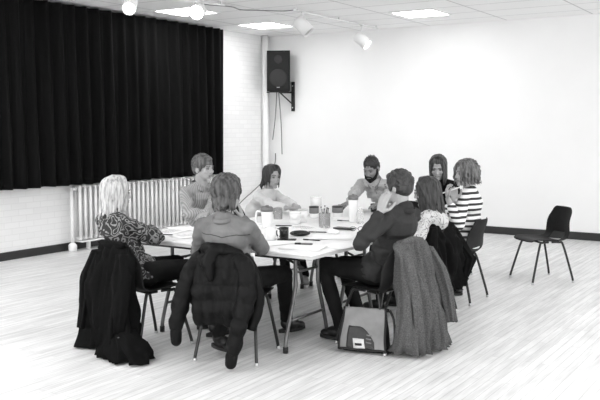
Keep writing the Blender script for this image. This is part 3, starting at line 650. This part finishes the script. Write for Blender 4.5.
# ---------------------------------------------------------------- coats and bag
def drape(rings, folds, amp, seed, n=96, sub=5):
    """rings: (centre, rx, ry, rot) from top to bottom, lofted with folds that deepen downwards"""
    bm = bmesh.new(); out = []; K = len(rings); pts = []
    for i in range(K-1):
        for k in range(sub):
            t = k/sub; t2 = t*t*(3-2*t) if False else t
            a, b = rings[i], rings[i+1]; pts.append((V(*a[0]).lerp(V(*b[0]), t2), a[1]+(b[1]-a[1])*t2, a[2]+(b[2]-a[2])*t2, a[3]+(b[3]-a[3])*t2))
    pts.append((V(*rings[-1][0]),)+tuple(rings[-1][1:]))
    for j, (c, rx, ry, rot) in enumerate(pts):
        t = j/(len(pts)-1); row = []
        for k in range(n):
            a = 2*PI*k/n
            sx = math.copysign(abs(math.cos(a))**.85, math.cos(a)); sy = math.copysign(abs(math.sin(a))**.85, math.sin(a))
            p = V(rx*sx, ry*sy, .012*noise.noise(V(a*2, seed, 0))*(t > .9)); nn = V(sx/rx, sy/ry, 0).normalized()
            q = V(p.x*folds*1.6, p.y*folds*1.6, t*1.3+seed); q.x += .6*noise.noise(V(t*2.2, seed, p.x*3))
            rg = 1-2*abs(noise.noise(q)); p += nn*amp*(.3+.7*t)*(rg*1.3+.5*noise.noise(q*2.3)-.5); p.rotate(Euler((0, 0, rot)))
            row.append(bm.verts.new(c+p))
        out.append(row)
    for a, b in zip(out, out[1:]):
        for k in range(n): bm.faces.new((a[k], a[(k+1) % n], b[(k+1) % n], b[k]))
    bm.faces.new(out[0][::-1]); bm.faces.new(out[-1]); return bm
def sleeve(pts, rs, m_, t, seed):
    pts = [V(*p) for p in pts]; rings = [(pts[0], rs[0]*.5, rs[0]*.4, 0)]+[(p, r, r*.75, 0) for p, r in zip(pts, rs)]
    return obj('sleeve', drape(rings, 14, .02, seed, 48, 6), m_, t)
# long black coat on the floral woman's chair (chair back line centre about (-4.47, 4.26))
ca = R(-12); cx, cy = -4.17, 4.45
def CL(x, y, z): return (cx+x*math.cos(ca)-y*math.sin(ca), cy+x*math.sin(ca)+y*math.cos(ca), z)
t = thing('coat', 'long plain black wool coat draped from chair back to floor, leftmost coat', 'coat', (0, 0, 0))
bm = drape([(CL(0, -.275, .79), .13, .03, ca), (CL(0, -.28, .77), .18, .045, ca), (CL(0, -.295, .68), .21, .065, ca), (CL(-.01, -.31, .50), .23, .09, ca), (CL(-.02, -.315, .28), .25, .105, ca), (CL(-.02, -.32, .10), .26, .115, ca), (CL(-.02, -.32, .012), .26, .12, ca)], 8, .085, 1.3)
wool = mat('black_wool', .005, .008, rough=.95, scale=30, bump=.3, bscale=250, spec=.1)
obj('coat_body', bm, wool, t)
sleeve([CL(.16, -.31, .72), CL(.21, -.34, .58), CL(.22, -.38, .38), CL(.20, -.40, .20)], [.045, .05, .05, .045], wool, t, 1.7)
sleeve([CL(-.16, -.31, .72), CL(-.20, -.36, .56), CL(-.20, -.40, .36), CL(-.21, -.41, .16)], [.045, .05, .05, .045], wool, t, 3.4)
obj('hem_fold', drape([(CL(.10, -.33, .26), .05, .04, ca), (CL(.14, -.335, .20), .12, .07, ca), (CL(.20, -.34, .10), .20, .11, ca), (CL(.21, -.34, .012), .22, .125, ca)], 9, .06, 6.1, 72), wool, t)
bm = bmesh.new(); chain(bm, [CL(-.13, -.29, .775), CL(0, -.32, .77), CL(.13, -.29, .775)], [.025, .032, .025]); melt('coat_collar', bm, wool, t, .01, 3)
for k in range(1):
    bm = bmesh.new(); ell(bm, CL(.26, -.42, .17), (.010, .010, .010)); obj('button', bm, M['blackgloss'], t)
# puffer
t = thing('puffer_jacket', 'black quilted puffer jacket hung over the nearest chair, sleeves dangling', 'jacket', (0, 0, 0))
ca = R(16); cx, cy = -3.44, 4.58
pm = mat('puffer_nylon', .004, .006, rough=.6, scale=20, bump=.35, bscale=70, spec=.14)
def quilt(bm, pts, r, pitch, flat=None, seg=20):
    pts = smoothpath([CL(*p) for p in pts], 8); acc = [0]
    for a, b in zip(pts, pts[1:]): acc.append(acc[-1]+(b-a).length)
    N_ = int(acc[-1]/.008); P = []; 
    for k in range(N_+1):
        s = acc[-1]*k/N_; i = max(j for j in range(len(acc)) if acc[j] <= s+1e-9); i = min(i, len(pts)-2)
        P.append((pts[i].lerp(pts[i+1], (s-acc[i])/(acc[i+1]-acc[i])), s))
    rs = []
    for p, s in P:
        f = s/acc[-1]; i = min(int(f*(len(r)-1)), len(r)-2); rb = r[i]+(r[i+1]-r[i])*(f*(len(r)-1)-i)
        rs.append(rb*(.86+.14*abs(math.sin(PI*s/pitch+.7*noise.noise(V(s*9, len(pts), rb*30))))**.7))
    tube(bm, [p for p, s in P], rs, seg)
bm = bmesh.new()
for x_ in (-.13, -.065, 0, .065, .13):
    quilt(bm, [(x_*.8, -.285, .765), (x_, -.315, .68), (x_*1.05, -.32, .50), (x_*1.08, -.32, .36), (x_*1.1, -.31, .30-.2*abs(x_))], [.045, .062, .065, .062, .045], .105)
melt('jacket_body', bm, pm, t, .008, 2, disp=(.016, 9, (1, 1, 1)))
bm = bmesh.new(); quilt(bm, [(.12, -.30, .75), (.19, -.33, .66), (.20, -.36, .50), (.16, -.39, .30), (.115, -.40, .12)], [.055, .068, .066, .060, .05], .11)
s_ = melt('sleeve', bm, pm, t, .008, 2, disp=(.012, 11, (1, 1, 1)))
bm = bmesh.new(); cap(bm, CL(.112, -.40, .11), CL(.105, -.402, .055), .042, .040); melt('cuff', bm, pm, s_, .008, 2)
bm = bmesh.new(); quilt(bm, [(-.12, -.30, .75), (-.20, -.31, .65), (-.26, -.33, .48), (-.29, -.35, .34), (-.30, -.37, .24)], [.055, .068, .064, .060, .05], .11)
s_ = melt('sleeve', bm, pm, t, .008, 2, disp=(.012, 11, (1, 1, 1)))
bm = bmesh.new(); cap(bm, CL(-.30, -.37, .23), CL(-.298, -.372, .17), .041, .038); melt('cuff', bm, pm, s_, .008, 2)
bm = bmesh.new(); chain(bm, [CL(-.15, -.26, .765), CL(-.09, -.31, .80), CL(.03, -.315, .79), CL(.12, -.27, .765)], [.035, .042, .042, .03]); chain(bm, [CL(-.04, -.33, .78), CL(-.07, -.36, .70), CL(-.05, -.37, .61)], [.045, .05, .03]); melt('hood', bm, pm, t, .009, 3, disp=(.008, 14, (1, 1, 1)))
bm = bmesh.new(); quilt(bm, [(.15, -.26, .76), (.22, -.26, .64), (.25, -.27, .44), (.21, -.30, .26)], [.03, .04, .045, .035], .12); melt('front_panel', bm, pm, t, .008, 2)
bm = bmesh.new(); box(bm, CL(.20, -.235, .755), (.03, .008, .022)); obj('hanging_tag', bm, M['white'], t, False)
# grey tweed coat on the charcoal-shirted man's chair
ca = R(76); cx, cy = -2.72, 5.38
tw = mat('grey_tweed', .09, .19, rough=.95, scale=130, bump=.5, bscale=220, spec=.2)
t = thing('coat', 'grey tweed overcoat hung over the chair of the person in charcoal shirt', 'coat', (0, 0, 0))
obj('coat_body', drape([(CL(0, -.275, .81), .09, .025, ca), (CL(0, -.28, .79), .14, .04, ca), (CL(0, -.295, .69), .165, .06, ca), (CL(.01, -.31, .50), .18, .08, ca), (CL(.02, -.33, .28), .20, .095, ca), (CL(.02, -.34, .07), .21, .11, ca), (CL(.02, -.34, .03), .21, .105, ca)], 9, .085, 2.6), tw, t)
sleeve([CL(-.12, -.32, .75), CL(-.13, -.38, .60), CL(-.12, -.41, .38), CL(-.09, -.41, .16), CL(-.08, -.41, .05)], [.04, .05, .048, .045, .045], tw, t, 5.1)
sleeve([CL(.13, -.32, .75), CL(.20, -.36, .60), CL(.25, -.39, .42), CL(.28, -.41, .20)], [.04, .055, .055, .06], tw, t, 6.8)
bm = bmesh.new(); chain(bm, [CL(-.11, -.29, .795), CL(-.02, -.31, .81), CL(.10, -.29, .795)], [.022, .028, .022]); melt('coat_collar', bm, tw, t, .009, 3)
# black cardigan / coat on glasses woman's chair
ca = R(84); cx, cy = -2.97, 6.42
t = thing('coat', 'limp black velvet jacket hanging over the chair beside the striped-top person', 'jacket', (0, 0, 0))
vel = mat('black_velvet_jacket', .006, .010, rough=.9, scale=25, bump=.3, bscale=200, spec=.1)
obj('coat_body', drape([(CL(0, -.27, .84), .07, .03, ca), (CL(0, -.28, .80), .15, .06, ca), (CL(0, -.31, .68), .20, .085, ca), (CL(0.02, -.325, .50), .225, .095, ca), (CL(.03, -.33, .34), .20, .09, ca), (CL(.03, -.33, .26), .18, .08, ca)], 9, .085, 4.4), vel, t)
sleeve([CL(-.19, -.31, .79), CL(-.25, -.33, .55), CL(-.24, -.35, .33), CL(-.22, -.36, .17)], [.05, .06, .055, .04], vel, t, 8.5)
sleeve([CL(.14, -.31, .76), CL(.20, -.37, .62), CL(.22, -.44, .50), CL(.18, -.42, .34)], [.05, .06, .055, .04], vel, t, 10.2)
# messenger bag
bx, by = -2.72, 5.14
t = thing('messenger_bag', 'messenger bag with pale flap and dark arched print, by the grey tweed coat', 'bag', (bx, by, 0), R(14))
bb = mat('bag_black', .008, .014, rough=.8, bump=.3, bscale=150); ff = mat('bag_flap_canvas', .24, .36, rough=.7, scale=9, lo=.3, hi=.7)
bm = bmesh.new(); rows = []
for j in range(9):
    tz = j/8; z_ = .005+.30*tz; w2 = .175-.03*tz; d_ = .075-.045*tz; row = []
    for k in range(32):
        a = 2*PI*k/32; row.append(bm.verts.new((math.copysign(abs(math.cos(a))**.5, math.cos(a))*w2*(1+.03*noise.noise(V(a, tz*3, 0))), .03+math.copysign(abs(math.sin(a))**.6, math.sin(a))*d_, z_)))
    rows.append(row)
for a, b_ in zip(rows, rows[1:]):
    for k in range(32): bm.faces.new((a[k], a[(k+1) % 32], b_[(k+1) % 32], b_[k]))
bm.faces.new(rows[0][::-1]); bm.faces.new(rows[-1]); obj('bag_body', bm, bb, t)
def fl_pt(u, v):   # u -1..1 across, v 0 top .. 1 bottom of flap
    return V(u*(.148+.020*v)+.004*math.sin(v*6), -.012-.075*v**.8-.010*math.sin(v*PI)*1.0-.03*max(0, v-.9), .318-.285*v+.006*noise.noise(V(u*2, v*2, 7)))
def patch(fn, us, vs, off, m_, name, th=.004):
    bm = bmesh.new(); g = [[bm.verts.new(fl_pt(*fn(u, v))+V(0, -off, 0)) for u in us] for v in vs]
    for a, b_ in zip(g, g[1:]):
        for k in range(len(us)-1): bm.faces.new((a[k], a[k+1], b_[k+1], b_[k]))
    o = obj(name, bm, m_, None); o.parent = t; return modmesh(o, [('SOLIDIFY', dict(thickness=th, offset=0))])
lin = lambda a, b_, n_: [a+(b_-a)*i/n_ for i in range(n_+1)]
patch(lambda u, v: (u, v), lin(-1, 1, 20), lin(0, 1, 20), .0, ff, 'flap', .006)
patch(lambda u, v: (u, v), lin(-1.06, -.96, 2), lin(0, 1.02, 20), .002, bb, 'flap_piping', .008); patch(lambda u, v: (u, v), lin(.96, 1.06, 2), lin(0, 1.02, 20), .002, bb, 'flap_piping', .008); patch(lambda u, v: (u, v), lin(-1.03, 1.03, 20), lin(.975, 1.03, 2), .002, bb, 'flap_piping', .008)
pr_ = mat('flap_print', .01, .025, rough=.5, scale=30)
def arch(u, v):  # quarter-round print: left edge straight, top right rounded
    x = -.68+1.22*u; top = .44+.36*max(0, (u-.35)/.65)**2.2; return (x, top+(.97-top)*v)
patch(arch, lin(0, 1, 18), lin(0, 1, 12), .005, pr_, 'printed_arch', .002)
patch(lambda u, v: (-.42+.5*u+.06*v, .72+.24*v), lin(0, 1, 6), lin(0, 1, 4), .008, M['lightgrey'], 'printed_label', .002)
patch(lambda u, v: (-.30+.30*u, .83+.06*v), lin(0, 1, 4), lin(0, 1, 2), .0105, bb, 'printed_bar', .0015)
for k in range(3): patch(lambda u, v, k=k: (.18+.24*u, .60+.09*k+.03*v+.02*u), lin(0, 1, 4), lin(0, 1, 2), .008, M['grey'], 'printed_stroke', .0015)
bm = bmesh.new()
pts = smoothpath([(.17, .03, .30), (.205, .0, .24), (.215, -.01, .12), (.20, -.02, .02), (.16, -.05, .012)], 5)
rr_ = []
for i, a in enumerate(pts):
    d_ = (pts[min(i+1, len(pts)-1)]-pts[max(i-1, 0)]).normalized(); sd = V(0, 1, 0); nn = sd.cross(d_)*.004
    rr_.append([bm.verts.new(a+sd*q*.02+nn*w2) for q, w2 in ((-1, -1), (1, -1), (1, 1), (-1, 1))])
for a, b_ in zip(rr_, rr_[1:]):
    for k in range(4): bm.faces.new((a[k], a[(k+1) % 4], b_[(k+1) % 4], b_[k]))
bm.faces.new(rr_[0][::-1]); bm.faces.new(rr_[-1])
obj('shoulder_strap', bm, M['steel'], t, False)

# ---------------------------------------------------------------- on the table
TZ = .7405
def sheet(px, py, w_, h_, rz, lab, z_=TZ, n=2, lines=False, fan=.05, grp='papers on the table'):
    x, y = px, py; t = thing('paper_stack', lab, 'papers', (x, y, z_), R(rz), grp)
    for k in range(n):
        bm = bmesh.new(); g = 8; rr = random.Random(int(px*997+k)); cu = rr.uniform(.0, .012) if k == n-1 else 0
        vs = [[bm.verts.new(((i/g-.5)*w_, (j/g-.5)*h_, .001+k*.0022+cu*(i/g)**3*(j/g)**2)) for i in range(g+1)] for j in range(g+1)]
        for j in range(g):
            for i in range(g): bm.faces.new((vs[j][i], vs[j][i+1], vs[j+1][i+1], vs[j+1][i]))
        bmesh.ops.rotate(bm, cent=(0, 0, 0), matrix=Matrix.Rotation(rr.uniform(-fan, fan)*3, 3, 'Z'), verts=bm.verts)
        o = obj('sheet', bm, M['paper'], t, False); modmesh(o, [('SOLIDIFY', dict(thickness=.0012, offset=0))])
        for p in o.data.polygons: p.use_smooth = False
    if lines:
        bm = bmesh.new()
        for k in range(11): box(bm, (-.02+.01*(k % 3), h_*.38-k*h_*.07, .0022*n+.0016), (w_*.7-.02*(k % 3), .0028, .0004))
        obj('text_lines', bm, M['print'], t, False)
    return t
def pen(px, py, rz, lab, m_='steel', ln=.14, r=.0045, z_=TZ+.008):
    x, y = px, py; t = thing('pen', lab, 'pen', (x, y, z_), R(rz))
    bm = bmesh.new(); tube(bm, [(-ln/2, 0, 0), (ln/2*.85, 0, 0), (ln/2, 0, 0)], [r, r, r*.3], 10); obj('barrel', bm, M[m_], t)
    bm = bmesh.new(); tube(bm, [(-ln/2-.004, 0, 0), (-ln/2+.04, 0, 0)], r*1.25, 10); obj('pen_cap', bm, M['blackgloss'], t)
    return t
sheet(-4.517, 5.102, .21, .29, 8, 'sheets of paper in front of the person in floral blouse', lines=True)
sheet(-4.21, 5.002, .21, .29, -20, 'sheets of paper between the floral blouse and the denim jacket', lines=True, n=3)
sheet(-4.573, 5.304, .21, .29, 40, 'loose white pages in front of the pinstriped shirt', n=2)
sheet(-3.395, 5.052, .21, .29, -30, 'white sheets beside the denim sleeve, under the mug')
sheet(-3.114, 4.929, .30, .21, 12, 'large white sheets at the near right table corner', n=3)
sheet(-3.209, 5.499, .30, .22, 25, 'thick white paper pile in front of the charcoal shirt', n=5)
sheet(-2.941, 5.157, .21, .25, -10, 'white sheets near the right table edge', n=2)
sheet(-3.725, 5.926, .21, .29, 65, 'printed page behind the mug and the oval case', lines=True, n=2)
sheet(-4.116, 6.207, .30, .21, 10, 'white sheets behind the mug and the black cup', n=3)
sheet(-4.192, 6.76, .21, .29, 5, 'pages spread in front of the person in white', n=2, lines=True)
sheet(-3.777, 6.714, .21, .29, 30, 'pages behind the clear pencil jar', n=2)
sheet(-3.881, 7.525, .30, .21, 0, 'white pages in front of the bearded person', n=4)
sheet(-3.578, 7.37, .30, .21, 15, 'white pages in front of the glasses wearer', n=4)
pen(-4.404, 4.914, 15, 'dark pen on the papers nearest the floral blouse'); pen(-3.188, 5.059, 30, 'thick grey marker on the sheets at the near table corner', 'grey', .13, .008)
pen(-3.251, 5.272, 5, 'dark pen lying across the sheets right of the oval case'); pen(-3.935, 5.919, 25, 'dark pen behind the black cup'); pen(-3.458, 5.701, 20, 'thin pen right of the oval case', ln=.15)
pen(-3.676, 6.535, 10, 'pen lying near the tall tumbler', 'grey')
# mugs
def mug(px, py, r, h_, m_, lab, rz, name='mug'):
    x, y = px, py; t = thing(name, lab, 'mug', (x, y, TZ), R(rz))
    bm = bmesh.new(); lathe(bm, [(r*.85, .0), (r*.96, .006), (r, h_*.5), (r, h_), (r*.92, h_), (r*.91, h_*.5), (r*.86, .01)], seg=28); obj('cup_body', bm, m_, t)
    bm = bmesh.new(); tube(bm, smoothpath([(r*.95, 0, h_*.82), (r*1.45, 0, h_*.82), (r*1.65, 0, h_*.5), (r*1.4, 0, h_*.2), (r*.95, 0, h_*.2)], 5), .0055, 10); obj('handle', bm, m_, t)
    return t
mug(-3.547, 5.149, .043, .098, M['white'], 'white ceramic mug by the denim sleeve', 10)
mug(-3.507, 5.275, .036, .088, M['blackgloss'], 'black mug directly right of the white mug', 200)
mug(-3.843, 7.43, .036, .085, M['blackgloss'], 'black mug by the clasped hands of the charcoal-shirted person', 30)
x, y = -3.426, 5.193; t = thing('smartphone', 'black smartphone lying in front of the black mug', 'phone', (x, y, TZ+.004), R(25))
bm = bmesh.new(); box(bm, (0, 0, .004), (.14, .07, .008), bev=.003); obj('phone_body', bm, M['blackgloss'], t)
x, y = -3.482, 5.465; t = thing('glasses_case', 'black oval glasses case right of the two mugs', 'case', (x, y, TZ), R(30))
bm = bmesh.new(); ell(bm, (0, 0, .022), (.082, .034, .024), None, 24); obj('case_shell', bm, M['blackgloss'], t)
bm = bmesh.new(); tube(bm, [(.083*math.cos(a), .035*math.sin(a), .022) for a in [2*PI*k/24 for k in range(25)]], .0014, 6); obj('seam', bm, M['steel'], t)
x, y = -3.393, 6.015; t = thing('smartphone', 'black smartphone lying right of the clear pencil jar', 'phone', (x, y, TZ+.006), R(0))
bm = bmesh.new(); box(bm, (0, 0, .005), (.17, .085, .012), bev=.004); obj('phone_body', bm, M['blackgloss'], t)
# tumbler with grey lid
def tumbler(px, py, r0, r1, h_, m_, lid, lab, handle=False):
    x, y = px, py; t = thing('travel_tumbler', lab, 'tumbler', (x, y, TZ), R(120))
    bm = bmesh.new(); lathe(bm, [(r0*.96, 0), (r0, .006), (r1, h_-.004), (r1*.97, h_)], seg=32); obj('cup_body', bm, m_, t)
    bm = bmesh.new(); lathe(bm, [(r1*1.04, h_-.012), (r1*1.06, h_+.004), (r1*.98, h_+.022), (r1*.8, h_+.03), (r1*.5, h_+.03)], seg=32); o = obj('lid', bm, lid, t)
    bm = bmesh.new(); lathe(bm, [(r1*.3, h_+.029), (r1*.3, h_+.038), (r1*.1, h_+.04)], (r1*.3, 0, 0), 14); obj('sip_cap', bm, lid, o)
    if handle: bm = bmesh.new(); tube(bm, smoothpath([(0, r1*.9, h_*.9), (0, r1*1.7, h_*.88), (0, r1*1.75, h_*.3), (0, r0*.95, h_*.22)], 6), .009, 10); obj('handle', bm, m_, t)
tumbler(-3.999, 5.752, .040, .052, .155, M['whitepaint'], M['grey'], 'big white jug-shaped travel mug with grey lid beside the denim shoulder', True)
tumbler(-3.595, 6.539, .036, .044, .215, M['white'], M['grey'], 'tall white tumbler with grey lid in front of the bearded person')
# glass pencil jar
def jar(px, py, r, h_, lab, square=False):
    x, y = px, py; t = thing('pencil_jar', lab, 'jar', (x, y, TZ), 0)
    bm = bmesh.new(); lathe(bm, [(r*.96, 0), (r, .006), (r, h_), (r*.94, h_), (r*.93, .01), (r*.2, .008)], seg=28); obj('jar_wall', bm, M['glass'], t); return t, x, y
t, x, y = jar(-3.602, 6.046, .050, .125, 'clear jar holding pencils in the middle of the table')
for k, (a, l_, m_) in enumerate(((.3, .15, 'grey'), (1.5, .17, 'lightgrey'), (2.4, .14, 'steel'), (3.6, .165, 'lightgrey'), (4.6, .15, 'grey'), (5.4, .16, 'steel'))):
    p = thing('pencil', 'pencil standing in the clear jar mid-table', 'pencil', (x+.018*math.cos(a), y+.018*math.sin(a), TZ+.012), 0, 'pencils in the clear jar')
    bm = bmesh.new(); tube(bm, [(0, 0, 0), (.02*math.cos(a+1), .02*math.sin(a+1), l_)], .0042, 6); b1 = obj('shaft', bm, M[m_], p)
    bm = bmesh.new(); ell(bm, (.02*math.cos(a+1), .02*math.sin(a+1), l_), (.006, .006, .007), None, 8); obj('eraser', bm, M['steel'], p)
t, x, y = jar(-4.307, 6.376, .042, .105, 'clear tumbler with etched rim next to the big white travel mug')
# tubs of takeaway food
def tub(px, py, r, h_, lab, m2, lidm):
    x, y = px, py; t = thing('plastic_tub', lab, 'tub', (x, y, TZ), 0, None)
    bm = bmesh.new(); lathe(bm, [(r*.8, 0), (r*.86, .005), (r, h_), (r*.96, h_)], seg=24); obj('tub_wall', bm, M['whitepaint'], t)
    bm = bmesh.new(); lathe(bm, [(r*.9, h_*.42), (r*1.005, h_*.45), (r*1.03, h_*.96), (r*.9, h_*.97)], seg=24); obj('sleeve_band', bm, m2, t)
    bm = bmesh.new(); lathe(bm, [(r*1.05, h_-.006), (r*1.06, h_+.006), (r*.9, h_+.010)], seg=24); obj('lid', bm, lidm, t)
tub(-4.067, 6.63, .045, .105, 'tub with dark band left of the pencil jar', M['grey'], M['steel']); tub(-3.922, 6.826, .052, .10, 'tub with dark band right of the pencil jar', M['grey'], M['steel'])
tub(-4.34, 7.114, .055, .15, 'tall plain white tub behind the pencil jar', M['white'], M['white']); tub(-3.955, 6.126, .050, .105, 'plain white cup in front of the person in white', M['white'], M['white'])
tub(-3.978, 6.295, .045, .11, 'white paper cup left of the banded tub', M['white'], M['lightgrey'])
# water bottle (clear), napkin pile
x, y = -3.486, 6.47; t = thing('water_bottle', 'clear crumpled plastic bottle beside the tall white tumbler', 'bottle', (x, y, TZ), 0)
bm = bmesh.new(); lathe(bm, [(.028, 0), (.032, .006), (.029, .03), (.033, .045), (.029, .06), (.033, .08), (.030, .10), (.018, .125), (.013, .14)], seg=20); obj('bottle_wall', bm, M['glass'], t)
bm = bmesh.new(); lathe(bm, [(.015, .135), (.015, .152), (.012, .154)], seg=14); obj('bottle_cap', bm, M['white'], t)
x, y = -3.316, 5.716; t = thing('napkin', 'crumpled white tissue in front of the pencil jar', 'tissue', (x, y, TZ), 0)
bm = bmesh.new(); ell(bm, (0, 0, .018), (.05, .04, .022), None, 20); melt('crumpled_tissue', bm, M['paper'], t, .006, 1, disp=(.014, 22, (1, 1, 1)))
# folded glasses
x, y = -3.206, 5.899; t = thing('eyeglasses', 'pair of black-rimmed glasses lying on papers by the charcoal elbow', 'glasses', (x, y, TZ+.012), R(25))
bm = bmesh.new()
for q in (-1, 1): tube(bm, [(q*.033+.024*math.cos(a), 0, .019+.018*math.sin(a)) for a in [2*PI*k/18 for k in range(19)]], .0022, 6)
tube(bm, [(-.009, 0, .024), (.009, 0, .024)], .002, 6); obj('rims', bm, M['blackgloss'], t)
for q in (-1, 1):
    bm = bmesh.new(); tube(bm, smoothpath([(q*.057, 0, .026), (q*.058, .02, .024), (q*.05, .12, .006)], 3), .002, 6); obj('temple', bm, M['blackgloss'], t)
# book/notebook by the bearded man, phone in his hand
x, y = -3.405, 6.951; t = thing('notebook', 'striped open notebook before the glasses wearer', 'notebook', (x, y, TZ+.012), R(10))
bm = bmesh.new(); box(bm, (0, 0, .006), (.22, .16, .012), bev=.002); obj('pages', bm, M['paper'], t, False)
bm = bmesh.new(); box(bm, (0, 0, -.001), (.226, .166, .003)); obj('cover', bm, M['grey'], t, False)
hp = (-3.968, 6.973, 0.822); t = thing('smartphone', 'black smartphone in the right hand of the bearded person', 'phone', hp, R(20))
bm = bmesh.new(); box(bm, (0, 0, 0), (.075, .13, .008), Matrix.Rotation(R(15), 3, 'X'), bev=.003); obj('phone_body', bm, M['blackgloss'], t)
a = V(*(-2.835, 6.799, 1.02)); b_ = V(*(-2.741, 7.031, 1.071)); t = thing('pen', 'pale pen held at the chin of the person in the striped top', 'pen', a, 0)
bm = bmesh.new(); tube(bm, [V(0, 0, 0), (b_-a)*.85, (b_-a)], [.006, .006, .002], 10); obj('barrel', bm, M['lightgrey'], t)
